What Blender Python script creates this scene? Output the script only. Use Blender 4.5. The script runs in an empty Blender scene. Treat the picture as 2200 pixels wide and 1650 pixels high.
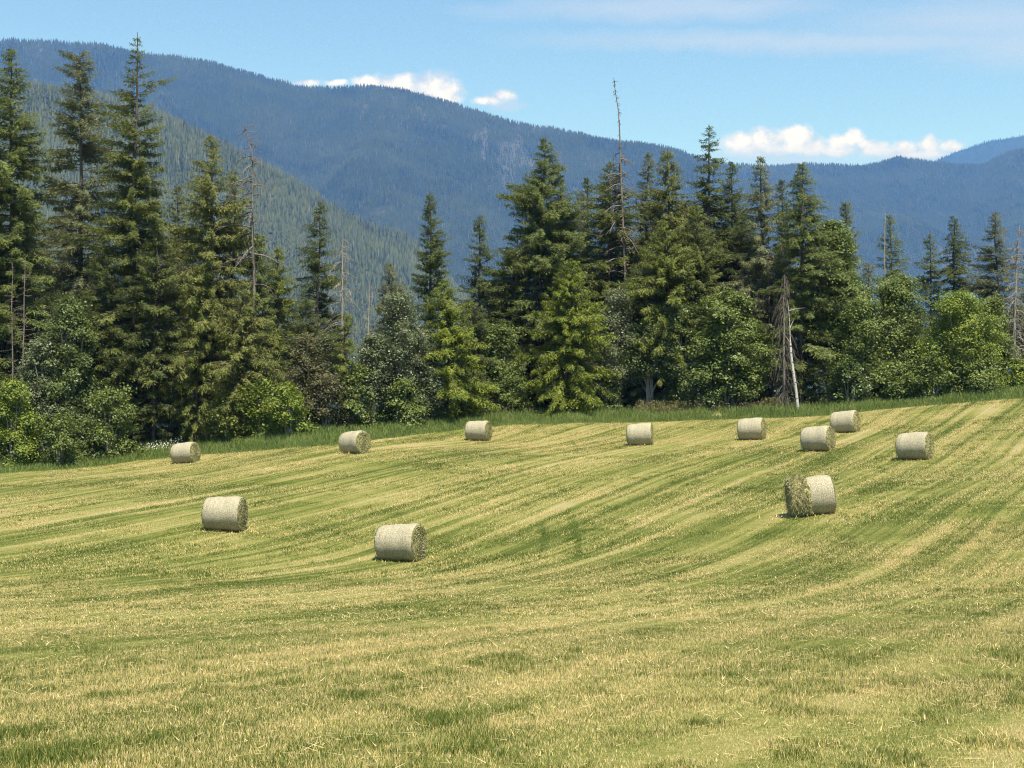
import bpy, math
import numpy as np

F = 2942.0            # focal length in photo pixels (2200 wide)
CX, CY = 1100.0, 825.0
SUN_EL, SUN_BACK = math.radians(64), math.radians(17)   # height, and turn to the right of straight behind the viewer
scene = bpy.context.scene
col = scene.collection

# ------------------------------------------------------------------ helpers
def rng_of(seed):
    return np.random.default_rng(seed)

def hash01(ix, iy, seed):
    h = (ix.astype(np.int64) * 374761393 + iy.astype(np.int64) * 668265263 + int(seed) * 974634777) & 0xFFFFFFFF
    h = ((h ^ (h >> 13)) * 1274126177) & 0xFFFFFFFF
    h = h ^ (h >> 16)
    return (h & 0xFFFFFF) / float(0xFFFFFF)

def vnoise(x, y, seed=0):
    x = np.asarray(x, float); y = np.asarray(y, float)
    ix = np.floor(x); iy = np.floor(y)
    fx = x - ix; fy = y - iy
    fx = fx * fx * (3 - 2 * fx); fy = fy * fy * (3 - 2 * fy)
    a = hash01(ix, iy, seed); b = hash01(ix + 1, iy, seed)
    c = hash01(ix, iy + 1, seed); d = hash01(ix + 1, iy + 1, seed)
    return (a * (1 - fx) + b * fx) * (1 - fy) + (c * (1 - fx) + d * fx) * fy

def fbm(x, y, seed=0, oct=4):
    s = 0.0; a = 0.5; t = 0.0
    for i in range(oct):
        s = s + a * vnoise(x * 2 ** i, y * 2 ** i, seed + i * 17); t += a; a *= 0.5
    return s / t

def sstep(a, b, x):
    t = np.clip((x - a) / (b - a), 0, 1)
    return t * t * (3 - 2 * t)

def norm(v):
    return v / np.maximum(np.linalg.norm(v, axis=-1, keepdims=True), 1e-9)

def make_mesh(name, V, faces, mat, parent=None, attrs=None, smooth=False):
    """faces: list of (M,k) integer arrays. Links ONE mesh object."""
    me = bpy.data.meshes.new(name)
    V = np.ascontiguousarray(V, dtype=np.float32)
    me.vertices.add(len(V)); me.vertices.foreach_set('co', V.ravel())
    loops = np.concatenate([f.ravel() for f in faces]).astype(np.int32)
    tot = np.concatenate([np.full(len(f), f.shape[1], np.int32) for f in faces])
    start = np.concatenate([[0], np.cumsum(tot)[:-1]]).astype(np.int32)
    me.loops.add(len(loops)); me.loops.foreach_set('vertex_index', loops)
    me.polygons.add(len(tot)); me.polygons.foreach_set('loop_start', start)
    if smooth:
        me.polygons.foreach_set('use_smooth', np.ones(len(tot), bool))
    me.update(calc_edges=True)
    for k, a in (attrs or {}).items():
        at = me.attributes.new(k, 'FLOAT', 'POINT')
        at.data.foreach_set('value', np.ascontiguousarray(a, np.float32))
    for m in (mat if isinstance(mat, (list, tuple)) else [mat]):
        me.materials.append(m)
    o = bpy.data.objects.new(name, me); col.objects.link(o)
    if parent: o.parent = parent
    return o

def thing(name, label, cat, loc, group=None, rot=(0, 0, 0)):
    o = bpy.data.objects.new(name, None); col.objects.link(o)
    o.location = loc; o.rotation_euler = rot
    o.empty_display_size = 0.3
    o['label'] = label; o['category'] = cat
    if group: o['group'] = group
    return o

class Soup:
    """collects vertices and faces (and one per-vertex value) for one mesh"""
    def __init__(s):
        s.V = []; s.F = {}; s.A = []; s.n = 0
    def add(s, V, Fc, a=0.5):
        V = np.asarray(V, float).reshape(-1, 3)
        s.V.append(V)
        s.A.append(np.full(len(V), a) if np.isscalar(a) else np.asarray(a, float))
        for f in (Fc if isinstance(Fc, list) else [Fc]):
            s.F.setdefault(f.shape[1], []).append(f + s.n)
        s.n += len(V)
    def tris(s, P, a):
        """P (N,3,3); a (N,)"""
        n = len(P)
        s.add(P.reshape(-1, 3), np.arange(n * 3).reshape(n, 3), np.repeat(a, 3))
    def quads(s, P, a):
        n = len(P)
        s.add(P.reshape(-1, 3), np.arange(n * 4).reshape(n, 4), np.repeat(a, 4))
    def tubes(s, P, R, sides=4, a=0.5):
        """P (B,n,3) centre lines, R (B,n) radii"""
        B, n, _ = P.shape
        T = np.gradient(P, axis=1); T = norm(T)
        up = np.where(np.abs(T[..., 2:3]) > 0.9, np.array([1.0, 0.05, 0]), np.array([0.0, 0, 1]))
        X = norm(np.cross(up, T)); Y = np.cross(T, X)
        ang = np.arange(sides) / sides * 2 * np.pi
        ring = (P[:, :, None] + R[:, :, None, None] * (np.cos(ang)[None, None, :, None] * X[:, :, None] + np.sin(ang)[None, None, :, None] * Y[:, :, None]))
        idx = np.arange(B * n * sides).reshape(B, n, sides)
        nx = np.roll(idx, -1, axis=2)
        q = np.stack([idx[:, :-1], nx[:, :-1], nx[:, 1:], idx[:, 1:]], -1).reshape(-1, 4)
        s.add(ring.reshape(-1, 3), q, a)
    def build(s, name, mat, parent=None, smooth=False):
        V = np.concatenate(s.V); A = np.concatenate(s.A)
        return make_mesh(name, V, [np.concatenate(f) for f in s.F.values()], mat, parent, {'rnd': A}, smooth)

# ------------------------------------------------------------------ node helpers
class NT:
    def __init__(s, tree):
        s.t = tree; tree.nodes.clear()
    def n(s, typ, props=None, **inp):
        nd = s.t.nodes.new(typ)
        for k, v in (props or {}).items(): setattr(nd, k, v)
        for k, v in inp.items():
            key = int(k[1:]) if k[0] == 'i' and k[1:].isdigit() else k.replace('_', ' ')
            s.set(nd.inputs[key], v)
        return nd
    def set(s, sock, v):
        if isinstance(v, bpy.types.NodeSocket): s.t.links.new(v, sock)
        elif isinstance(v, (tuple, list)) and len(v) == 3 and sock.type == 'RGBA': sock.default_value = (*v, 1)
        else: sock.default_value = v
    def m(s, op, a, b=0.0, c=0.0, clamp=False):
        nd = s.t.nodes.new('ShaderNodeMath'); nd.operation = op; nd.use_clamp = clamp
        for i, v in enumerate((a, b, c)): s.set(nd.inputs[i], v)
        return nd.outputs[0]
    def comb(s, x, y, z=0.0):
        return s.n('ShaderNodeCombineXYZ', i0=x, i1=y, i2=z).outputs[0]
    def noise(s, vec, scale=1.0, detail=2.0, rough=0.5):
        return s.n('ShaderNodeTexNoise', Vector=vec, Scale=scale, Detail=detail, Roughness=rough).outputs[0]
    def mix(s, f, a, b):
        nd = s.t.nodes.new('ShaderNodeMix'); nd.data_type = 'RGBA'
        s.set(nd.inputs[0], f); s.set(nd.inputs[6], a); s.set(nd.inputs[7], b)
        return nd.outputs[2]
    def ramp(s, f, stops, interp='LINEAR'):
        nd = s.t.nodes.new('ShaderNodeValToRGB'); s.set(nd.inputs[0], f)
        cr = nd.color_ramp; cr.interpolation = interp
        while len(cr.elements) < len(stops): cr.elements.new(0.5)
        for e, (p, c) in zip(cr.elements, stops):
            e.position = p; e.color = (*c, 1) if len(c) == 3 else c
        return nd.outputs[0]
    def mrange(s, v, a, b, c=0.0, d=1.0):
        return s.n('ShaderNodeMapRange', i0=v, i1=a, i2=b, i3=c, i4=d).outputs[0]

def material(name):
    m = bpy.data.materials.new(name); m.use_nodes = True
    return m, NT(m.node_tree)

def out_diffuse(nt, colour, rough=0.9, spec=0.2, bump=None, transl=0.0):
    p = nt.n('ShaderNodeBsdfPrincipled', Base_Color=colour, Roughness=rough)
    nt.set(p.inputs['Specular IOR Level'], spec)
    if bump is not None: nt.set(p.inputs['Normal'], bump)
    sh = p.outputs[0]
    if transl > 0:
        tr = nt.n('ShaderNodeBsdfTranslucent', Color=colour)
        sh = nt.n('ShaderNodeMixShader', i0=transl, i1=sh, i2=tr.outputs[0]).outputs[0]
    o = nt.n('ShaderNodeOutputMaterial'); nt.t.links.new(sh, o.inputs[0])

def foliage_mat(name, c1, c2, dry=None, transl=0.34, rough=0.6, spec=0.25):
    m, nt = material(name)
    pos = nt.n('ShaderNodeNewGeometry').outputs['Position']
    r = nt.n('ShaderNodeAttribute', {'attribute_name': 'rnd'}).outputs['Fac']
    n = nt.noise(pos, 0.55, 3.0)
    f = nt.m('ADD', nt.m('MULTIPLY', r, 0.85), nt.mrange(n, 0.3, 0.7, -0.12, 0.42), clamp=True)
    c = nt.mix(f, c1, c2)
    if dry is not None:
        k = nt.mrange(nt.noise(pos, 0.8, 3.0, 0.6), 0.56, 0.72)
        c = nt.mix(nt.m('MULTIPLY', k, 0.75), c, dry)
    out_diffuse(nt, c, rough, spec, None, transl)
    return m

def bark_mat(name, c1, c2, scale=(9, 9, 1.2), marks=None):
    m, nt = material(name)
    tc = nt.n('ShaderNodeTexCoord').outputs['Object']
    mp = nt.n('ShaderNodeVectorMath', {'operation': 'MULTIPLY'}, i0=tc, i1=scale).outputs[0]
    n = nt.noise(mp, 1.0, 5.0, 0.65)
    c = nt.mix(nt.mrange(n, 0.3, 0.7), c1, c2)
    if marks is not None:
        mp2 = nt.n('ShaderNodeVectorMath', {'operation': 'MULTIPLY'}, i0=tc, i1=(3, 3, 7)).outputs[0]
        c = nt.mix(nt.mrange(nt.noise(mp2, 1.0, 3.0), 0.56, 0.64), c, marks)
    b = nt.n('ShaderNodeBump', Height=n, Strength=0.7, Distance=0.04).outputs[0]
    out_diffuse(nt, c, 0.9, 0.15, b)
    return m

# ------------------------------------------------------------------ terrain
def px2w(px, py, D):
    return np.array([(px - CX) / F * D, D, (CY - py) / F * D])

BALES = [  # centre px, bottom py, height px, distance, yaw off the sight line, note
    (398, 998, 46, 86.0, 31), (762, 973, 50, 79.0, 44), (1028, 949, 44, 90.0, 23), (1375, 957, 49, 81.0, 6),
    (1615, 946, 49, 81.0, 14), (1757, 969, 56, 71.0, 22), (1816, 931, 49, 81.0, 19), (1965, 989, 61, 65.0, 18),
    (1741, 1106, 86, 46.7, -10), (483, 1139, 75, 53.0, 18.5), (861, 1210, 82, 48.4, 27)]
ctl = [px2w(b[0], b[1], b[3]) for b in BALES]
for px, py, D in [(1100, 1650, 9.2), (0, 1650, 9.2), (2200, 1650, 9.2), (-300, 1650, 9.2), (2500, 1640, 9.2),
                  (1100, 1370, 20), (200, 1380, 20), (2000, 1350, 20), (1100, 1262, 35), (0, 1305, 33), (2200, 1250, 31),
                  (-200, 1120, 60), (0, 1105, 58), (0, 1020, 82), (-200, 1030, 84), (2200, 855, 88), (2200, 985, 62), (2400, 960, 62), (2400, 830, 90),
                  (1100, 908, 97), (1700, 897, 92), (1100, 887, 104), (1700, 882, 99), (2200, 835, 97), (2000, 865, 93), (300, 965, 94),
                  (650, 930, 92), (0, 1000, 92), (-250, 1005, 92), (2450, 800, 98), (700, 905, 102)]:
    ctl.append(px2w(px, py, D))
for x, y, z in [(0, 0, -1.68), (-12, 0, -1.75), (12, 0, -1.6), (0, -8, -1.3), (-40, 5, -2.6), (40, 5, -1.2), (45, 40, -2.2), (-45, 40, -5.6)]:
    ctl.append(np.array([x, y, z]))
ctl = np.array(ctl)
_S = 50.0
def _U(r2):
    return 0.5 * r2 * np.log(np.maximum(r2, 1e-12))
_n = len(ctl)
_P = np.c_[np.ones(_n), ctl[:, :2] / _S]
_r2 = ((ctl[:, None, :2] - ctl[None, :, :2]) ** 2).sum(-1) / _S ** 2
_A = np.zeros((_n + 3, _n + 3)); _A[:_n, :_n] = _U(_r2) + np.eye(_n) * 0.004; _A[:_n, _n:] = _P; _A[_n:, :_n] = _P.T
_w = np.linalg.solve(_A, np.r_[ctl[:, 2], 0, 0, 0])

def tz(x, y):
    x = np.atleast_1d(np.asarray(x, float)); y = np.atleast_1d(np.asarray(y, float))
    sh = x.shape; x = x.ravel(); y = y.ravel()
    cx = np.clip(x, -48, 50); cy = np.clip(y, -8, 112)
    z = np.empty(len(x))
    for i in range(0, len(x), 40000):
        a, b = cx[i:i + 40000], cy[i:i + 40000]
        r2 = ((a[:, None] - ctl[None, :, 0]) ** 2 + (b[:, None] - ctl[None, :, 1]) ** 2) / _S ** 2
        z[i:i + 40000] = _U(r2) @ _w[:_n] + _w[_n] + _w[_n + 1] * a / _S + _w[_n + 2] * b / _S
    far = np.maximum(np.maximum(y - 108, 0), np.maximum(np.abs(x) - 300, 0))
    z = z - 160 * (1 - np.exp(-np.maximum(y - 108, 0) * 0.22 / 160)) * sstep(0, 30, np.maximum(y - 108, 0))
    return z.reshape(sh)

def tz1(x, y):
    return float(tz([x], [y])[0])

def hit(px, py, d0=20.0, d1=125.0):
    D = np.arange(d0, d1, 0.25)
    g = tz((px - CX) / F * D, D) - (CY - py) / F * D
    k = np.nonzero(g > 0)[0]
    return D[k[0]] if len(k) else d1

# border between the mown field and the tall grass (world x -> y)
EDGE_PX = [(0, 1018), (150, 1008), (300, 990), (430, 977), (560, 968), (720, 958), (800, 946), (900, 934), (1000, 922), (1100, 913), (1250, 910),
           (1400, 907), (1500, 903), (1600, 900), (1700, 897), (1790, 892), (1900, 880), (2000, 871), (2200, 856)]
_e = []
for px, py in EDGE_PX:
    D = min(hit(px, py, 55), 99.0); _e.append(((px - CX) / F * D, D))
_e = np.array(_e)
def edge_y(x):
    s0 = (_e[1, 1] - _e[0, 1]) / (_e[1, 0] - _e[0, 0]) * 0.3
    y = np.interp(x, _e[:, 0], _e[:, 1])
    return y

# ------------------------------------------------------------------ materials of the field
def field_colour(nt, extra):
    """dryness of the stubble in world metres; mown in rings round a corner of the field"""
    P = nt.n('ShaderNodeNewGeometry').outputs['Position']
    sx = nt.n('ShaderNodeSeparateXYZ', i0=P)
    flat = nt.comb(sx.outputs[0], sx.outputs[1])
    SA, CA = math.sin(math.radians(61.5)), math.cos(math.radians(61.5))      # swaths run straight across the field
    wob = nt.m('MULTIPLY', nt.m('SUBTRACT', nt.noise(flat, 0.045, 2.0), 0.5), 1.2)
    r = nt.m('ADD', nt.m('SUBTRACT', nt.m('MULTIPLY', sx.outputs[0], SA), nt.m('MULTIPLY', sx.outputs[1], CA)), wob)
    al = nt.m('ADD', nt.m('MULTIPLY', sx.outputs[0], CA), nt.m('MULTIPLY', sx.outputs[1], SA))
    n1 = nt.noise(nt.comb(nt.m('MULTIPLY', r, 0.72), nt.m('MULTIPLY', al, 0.018), 0.0), 1.0, 1.5)
    n2 = nt.noise(nt.comb(nt.m('MULTIPLY', r, 2.2), nt.m('MULTIPLY', al, 0.034), 7.0), 1.0, 3.0, 0.6)
    n2 = nt.m('ADD', nt.m('MULTIPLY', nt.mrange(n2, 0.38, 0.62), 0.55), nt.m('MULTIPLY', n2, 0.45))
    n2 = nt.m('ADD', nt.m('MULTIPLY', nt.m('SUBTRACT', n2, 0.5), nt.mrange(sx.outputs[1], 18.0, 40.0, 0.30, 0.60)), 0.5)
    n3 = nt.noise(flat, 0.11, 3.0)
    n4 = nt.noise(flat, 0.7, 4.0, 0.6)
    n5 = nt.noise(flat, 9.0, 3.0, 0.65)
    n6 = nt.noise(flat, 34.0, 2.0, 0.6)
    s = nt.m('MULTIPLY', nt.m('SUBTRACT', n1, 0.5), 1.1)
    s = nt.m('ADD', s, nt.m('MULTIPLY', nt.m('SUBTRACT', n2, 0.5), 1.0))
    s = nt.m('ADD', s, nt.m('MULTIPLY', nt.m('SUBTRACT', n3, 0.5), 1.0))
    s = nt.m('ADD', s, nt.m('MULTIPLY', nt.m('SUBTRACT', n4, 0.5), 0.55))
    s = nt.m('ADD', s, nt.m('MULTIPLY', nt.m('SUBTRACT', n5, 0.5), 0.6))
    s = nt.m('ADD', s, nt.m('MULTIPLY', nt.m('SUBTRACT', n6, 0.5), 0.75))
    # two short dark wheel scuffs where a bale was turned
    for x0, x1, yb, yt in ((0.95, 1.25, 46.8, 54.0), (2.05, 2.45, 43.5, 55.5)):
        yy = nt.mrange(sx.outputs[1], yb, yt)
        xx = nt.m('ADD', nt.m('MULTIPLY', yy, x1 - x0), x0)
        xx = nt.m('ADD', xx, nt.m('MULTIPLY', nt.m('SINE', nt.m('MULTIPLY', yy, 4.0)), 0.12))
        dm = nt.mrange(nt.m('ABSOLUTE', nt.m('SUBTRACT', sx.outputs[0], xx)), 0.06, 0.22, 0.22, 0.0)
        win = nt.m('MULTIPLY', nt.mrange(sx.outputs[1], yb - 1.0, yb + 1.0), nt.mrange(sx.outputs[1], yt + 1.0, yt - 1.0))
        s = nt.m('SUBTRACT', s, nt.m('MULTIPLY', dm, win))
    # paler, drier headland along the far border
    hd = nt.mrange(sx.outputs[1], 70.0, 92.0, 0.0, 0.12)
    s = nt.m('ADD', nt.m('ADD', s, hd), nt.mrange(sx.outputs[1], 10.0, 40.0, 0.385, 0.425))
    s = nt.m('ADD', s, extra, clamp=True)
    c = nt.ramp(s, [(0.10, (0.072, 0.105, 0.018)), (0.34, (0.200, 0.222, 0.052)), (0.56, (0.375, 0.338, 0.108)), (0.74, (0.47, 0.395, 0.18)), (0.92, (0.58, 0.455, 0.25))])
    return c, nt.m('ADD', nt.m('MULTIPLY', n5, 0.6), n6)

m_ground, nt = material('mown_stubble')
c, h = field_colour(nt, 0.0)
mea = nt.n('ShaderNodeAttribute', {'attribute_name': 'meadow'}).outputs['Fac']
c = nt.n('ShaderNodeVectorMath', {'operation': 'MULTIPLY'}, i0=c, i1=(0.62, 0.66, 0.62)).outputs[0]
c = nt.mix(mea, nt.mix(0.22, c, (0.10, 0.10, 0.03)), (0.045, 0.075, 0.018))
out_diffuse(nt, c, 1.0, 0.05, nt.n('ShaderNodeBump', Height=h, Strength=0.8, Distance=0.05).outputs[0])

m_blade, nt = material('grass_blade')
rnd = nt.n('ShaderNodeAttribute', {'attribute_name': 'rnd'}).outputs['Fac']
c, h = field_colour(nt, nt.m('MULTIPLY', nt.m('SUBTRACT', rnd, 0.40), 1.15))
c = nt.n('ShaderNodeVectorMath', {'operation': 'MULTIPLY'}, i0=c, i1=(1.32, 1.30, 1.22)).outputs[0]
out_diffuse(nt, c, 0.6, 0.3, None, 0.35)

m_tall = foliage_mat('tall_grass_blade', (0.085, 0.145, 0.026), (0.225, 0.275, 0.075))
m_weed = foliage_mat('dry_weed', (0.10, 0.11, 0.035), (0.22, 0.20, 0.09))

# ------------------------------------------------------------------ ground sheet
def axis(a, b, step, lo, hi):
    core = np.arange(a, b + 1e-6, step)
    up = [core[-1]]; s = step
    while up[-1] < hi: s *= 1.22; up.append(up[-1] + s)
    dn = [core[0]]; s = step
    while dn[-1] > lo: s *= 1.22; dn.append(dn[-1] - s)
    return np.r_[np.array(dn[1:])[::-1], core, np.array(up[1:])]
xs = axis(-52, 54, 0.5, -6500, 6500); ys = axis(-6, 122, 0.5, -600, 8000)
GX, GY = np.meshgrid(xs, ys)
GZ = tz(GX, GY)
near = (np.abs(GX) < 70) & (GY < 130)
GZ = GZ + np.where(near, (fbm(GX * 0.45, GY * 0.45, 5, 3) - 0.5) * 0.10, 0)
mead = sstep(-0.5, 0.7, GY - edge_y(GX) + (fbm(GX * 0.9, GY * 0.9, 9, 3) - 0.5) * 1.6)
idx = np.arange(GX.size).reshape(GX.shape)
q = np.stack([idx[:-1, :-1], idx[:-1, 1:], idx[1:, 1:], idx[1:, :-1]], -1).reshape(-1, 4)
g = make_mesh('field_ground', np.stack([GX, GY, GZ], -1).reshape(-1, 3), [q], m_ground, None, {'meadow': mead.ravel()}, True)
g['kind'] = 'structure'

# ------------------------------------------------------------------ mown grass blades
def blades(rg, X, Y, hgt, wid, segs, lean=0.55):
    n = len(X); Z = tz(X, Y) - 0.01
    base = np.stack([X, Y, Z], -1)
    az = rg.uniform(0, 2 * np.pi, n)
    side = np.stack([np.cos(az), np.sin(az), np.zeros(n)], -1)
    la = rg.uniform(0, 2 * np.pi, n); lm = hgt * rg.uniform(0.05, lean, n)
    L = np.stack([np.cos(la) * lm, np.sin(la) * lm, hgt], -1)
    w = (wid / 2)[:, None] * side
    r = rg.uniform(0, 1, n)
    if segs == 1:
        return np.stack([base - w, base + w, base + L], 1), r, None
    mid = base + L * np.array([0.35, 0.35, 0.58])
    quad = np.stack([base - w, base + w, mid + w * 0.75, mid - w * 0.75], 1)
    tri = np.stack([mid - w * 0.75, mid + w * 0.75, base + L], 1)
    return tri, r, quad

rg = rng_of(11)
gs = Soup()
for d0, d1, dens, h0, wd, segs in [(3.5, 8.5, 700, 0.07, 0.0055, 2), (8.5, 14, 6500, 0.068, 0.0058, 2), (14, 24, 3000, 0.066, 0.0088, 1), (24, 42, 1050, 0.066, 0.016, 1), (42, 100, 340, 0.068, 0.030, 1)]:
    half = (1100 / F) * 1.0
    area = half * (d1 ** 2 - d0 ** 2) + 8 * (d1 - d0)
    n = int(area * dens)
    D = np.sqrt(rg.uniform(d0 ** 2, d1 ** 2, n))
    X = rg.uniform(-1, 1, n) * (D * half + 3.0)
    ok = D < edge_y(X) + 0.8
    D, X = D[ok], X[ok]
    cl = 0.62 * fbm(X * 2.6, D * 2.0, 21, 3) + 0.38 * fbm(X * 0.5, D * 0.7, 22, 2)
    big = sstep(0.52, 0.74, cl)
    hh = h0 * (0.45 + 0.5 * rg.uniform(0, 1, len(X)) ** 1.5 + 0.85 * big * rg.uniform(0.3, 1, len(X)))
    t, r, qd = blades(rg, X, D, hh, wd * rg.uniform(0.7, 1.3, len(X)), segs)
    r = np.clip(r - 0.30 * big, 0, 1)
    gs.tris(t, r)
    if qd is not None: gs.quads(qd, r)
# clippings lying flat
n = 11000
D = np.sqrt(rg.uniform(8 ** 2, 40 ** 2, n)); X = rg.uniform(-1, 1, n) * (D * 0.374 + 3)
az = rg.uniform(0, 2 * np.pi, n); ln = rg.uniform(0.05, 0.20, n)
d = np.stack([np.cos(az), np.sin(az), rg.uniform(-0.1, 0.25, n)], -1)
b = np.stack([X, D, tz(X, D) + rg.uniform(0.02, 0.06, n)], -1)
w = np.cross(d, [0, 0, 1.0]) * (0.003 + 0.00018 * D)[:, None]
gs.tris(np.stack([b - w, b + w, b + d * ln[:, None]], 1), rg.uniform(0.75, 1.15, n))
for b in BALES:
    n = 260; bx, by = (b[0] - CX) / F * b[3], b[3]
    X = bx + rg.normal(0, 0.75, n); D = by + rg.normal(0.2, 0.65, n)
    az = rg.uniform(0, 2 * np.pi, n); d = np.stack([np.cos(az), np.sin(az), rg.uniform(0, 0.9, n)], -1)
    p = np.stack([X, D, tz(X, D) + rg.uniform(0.0, 0.07, n)], -1)
    w = np.cross(d, [0, 0, 1.0]) * 0.014
    gs.tris(np.stack([p - w, p + w, p + d * rg.uniform(0.08, 0.2, n)[:, None]], 1), rg.uniform(0.3, 0.8, n))
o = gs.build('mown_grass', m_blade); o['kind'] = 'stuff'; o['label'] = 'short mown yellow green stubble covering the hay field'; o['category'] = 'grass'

# tall uncut grass along the trees
gs = Soup(); ws = Soup(); rg = rng_of(12)
n = 150000
X = rg.uniform(-42, 45, n); Y = edge_y(X) + rg.uniform(-0.6, 1, n) ** 1 * 13 * rg.uniform(0, 1, n)
hh = (0.14 + 0.85 * fbm(X * 0.45, Y * 0.45, 31, 4) ** 2 + 0.30 * rg.uniform(0, 1, n) ** 2) * sstep(-0.9, 1.6, Y - edge_y(X))
ok = hh > 0.1; X, Y, hh = X[ok], Y[ok], hh[ok]
t, r, qd = blades(rg, X, Y, hh, rg.uniform(0.02, 0.045, len(X)), 2, 0.5)
gs.tris(t, r); gs.quads(qd, r)
o = gs.build('tall_grass', m_tall); o['kind'] = 'stuff'; o['label'] = 'tall dark green uncut grass between the field and the trees'; o['category'] = 'grass'
n = 9000
X = rg.uniform(-30, 24, n); Y = edge_y(X) + rg.uniform(3.5, 8, n)
wpx = X / Y * F + CX
keep = (fbm(X * 0.25, Y * 0.1, 77, 2) > 0.45) & (((wpx > 1370) & (wpx < 1690)) | ((wpx > 370) & (wpx < 600)) | (rg.uniform(0, 1, n) > 0.93))
X, Y = X[keep], Y[keep]
hh = rg.uniform(0.45, 1.1, len(X)) * (0.6 + 0.6 * fbm(X * 0.6, Y * 0.6, 78, 2))
t, r, qd = blades(rg, X, Y, hh, rg.uniform(0.015, 0.03, len(X)), 2, 0.35)
ws.tris(t, r); ws.quads(qd, r)
k = len(X); tip = t[:, 2]
for j in range(4):
    c0 = tip + rg.normal(0, 0.07, (k, 3)) - [0, 0, 0.06]
    dd = rg.normal(0, 1, (k, 3)) * 0.06; d2 = rg.normal(0, 1, (k, 3)) * 0.05
    ws.tris(np.stack([c0, c0 + dd, c0 + d2], 1), rg.uniform(0.3, 1, k))
o = ws.build('dry_weeds', m_weed); o['kind'] = 'stuff'; o['label'] = 'brownish seed headed weeds at the foot of the trees'; o['category'] = 'weeds'

# ------------------------------------------------------------------ far mountains
m_slope, nt = material('forest_slope')
P = nt.n('ShaderNodeNewGeometry').outputs['Position']
rk = nt.n('ShaderNodeAttribute', {'attribute_name': 'rock'}).outputs['Fac']
n1 = nt.noise(P, 0.02, 5.0, 0.65)
c = nt.mix(nt.mrange(n1, 0.35, 0.65), (0.015, 0.024, 0.010), (0.032, 0.043, 0.017))
c = nt.mix(nt.m('MULTIPLY', rk, nt.mrange(nt.noise(P, 0.05, 4.0, 0.7), 0.35, 0.6)), c, (0.085, 0.083, 0.075))
out_diffuse(nt, c, 1.0, 0.0)

def far_tree_mat(name, c1, c2, c3):
    m, nt = material(name)
    P = nt.n('ShaderNodeNewGeometry').outputs['Position']
    r = nt.n('ShaderNodeAttribute', {'attribute_name': 'rnd'}).outputs['Fac']
    big = nt.mrange(nt.noise(P, 0.004, 3.0, 0.6), 0.38, 0.66)  # broad tree tones; their contrast also paints in lit and dark spurs
    c = nt.mix(r, c1, c2)
    c = nt.mix(nt.m('MULTIPLY', big, 0.7), c, c3)
    c = nt.mix(nt.mrange(r, 0.955, 0.97), c, (0.13, 0.12, 0.10))
    out_diffuse(nt, c, 0.9, 0.05)
    return m
m_far = far_tree_mat('distant_conifers', (0.005, 0.010, 0.005), (0.046, 0.060, 0.022), (0.048, 0.060, 0.022))
m_near_hill = far_tree_mat('hillside_conifers', (0.008, 0.015, 0.008), (0.078, 0.092, 0.040), (0.066, 0.078, 0.034))

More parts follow.
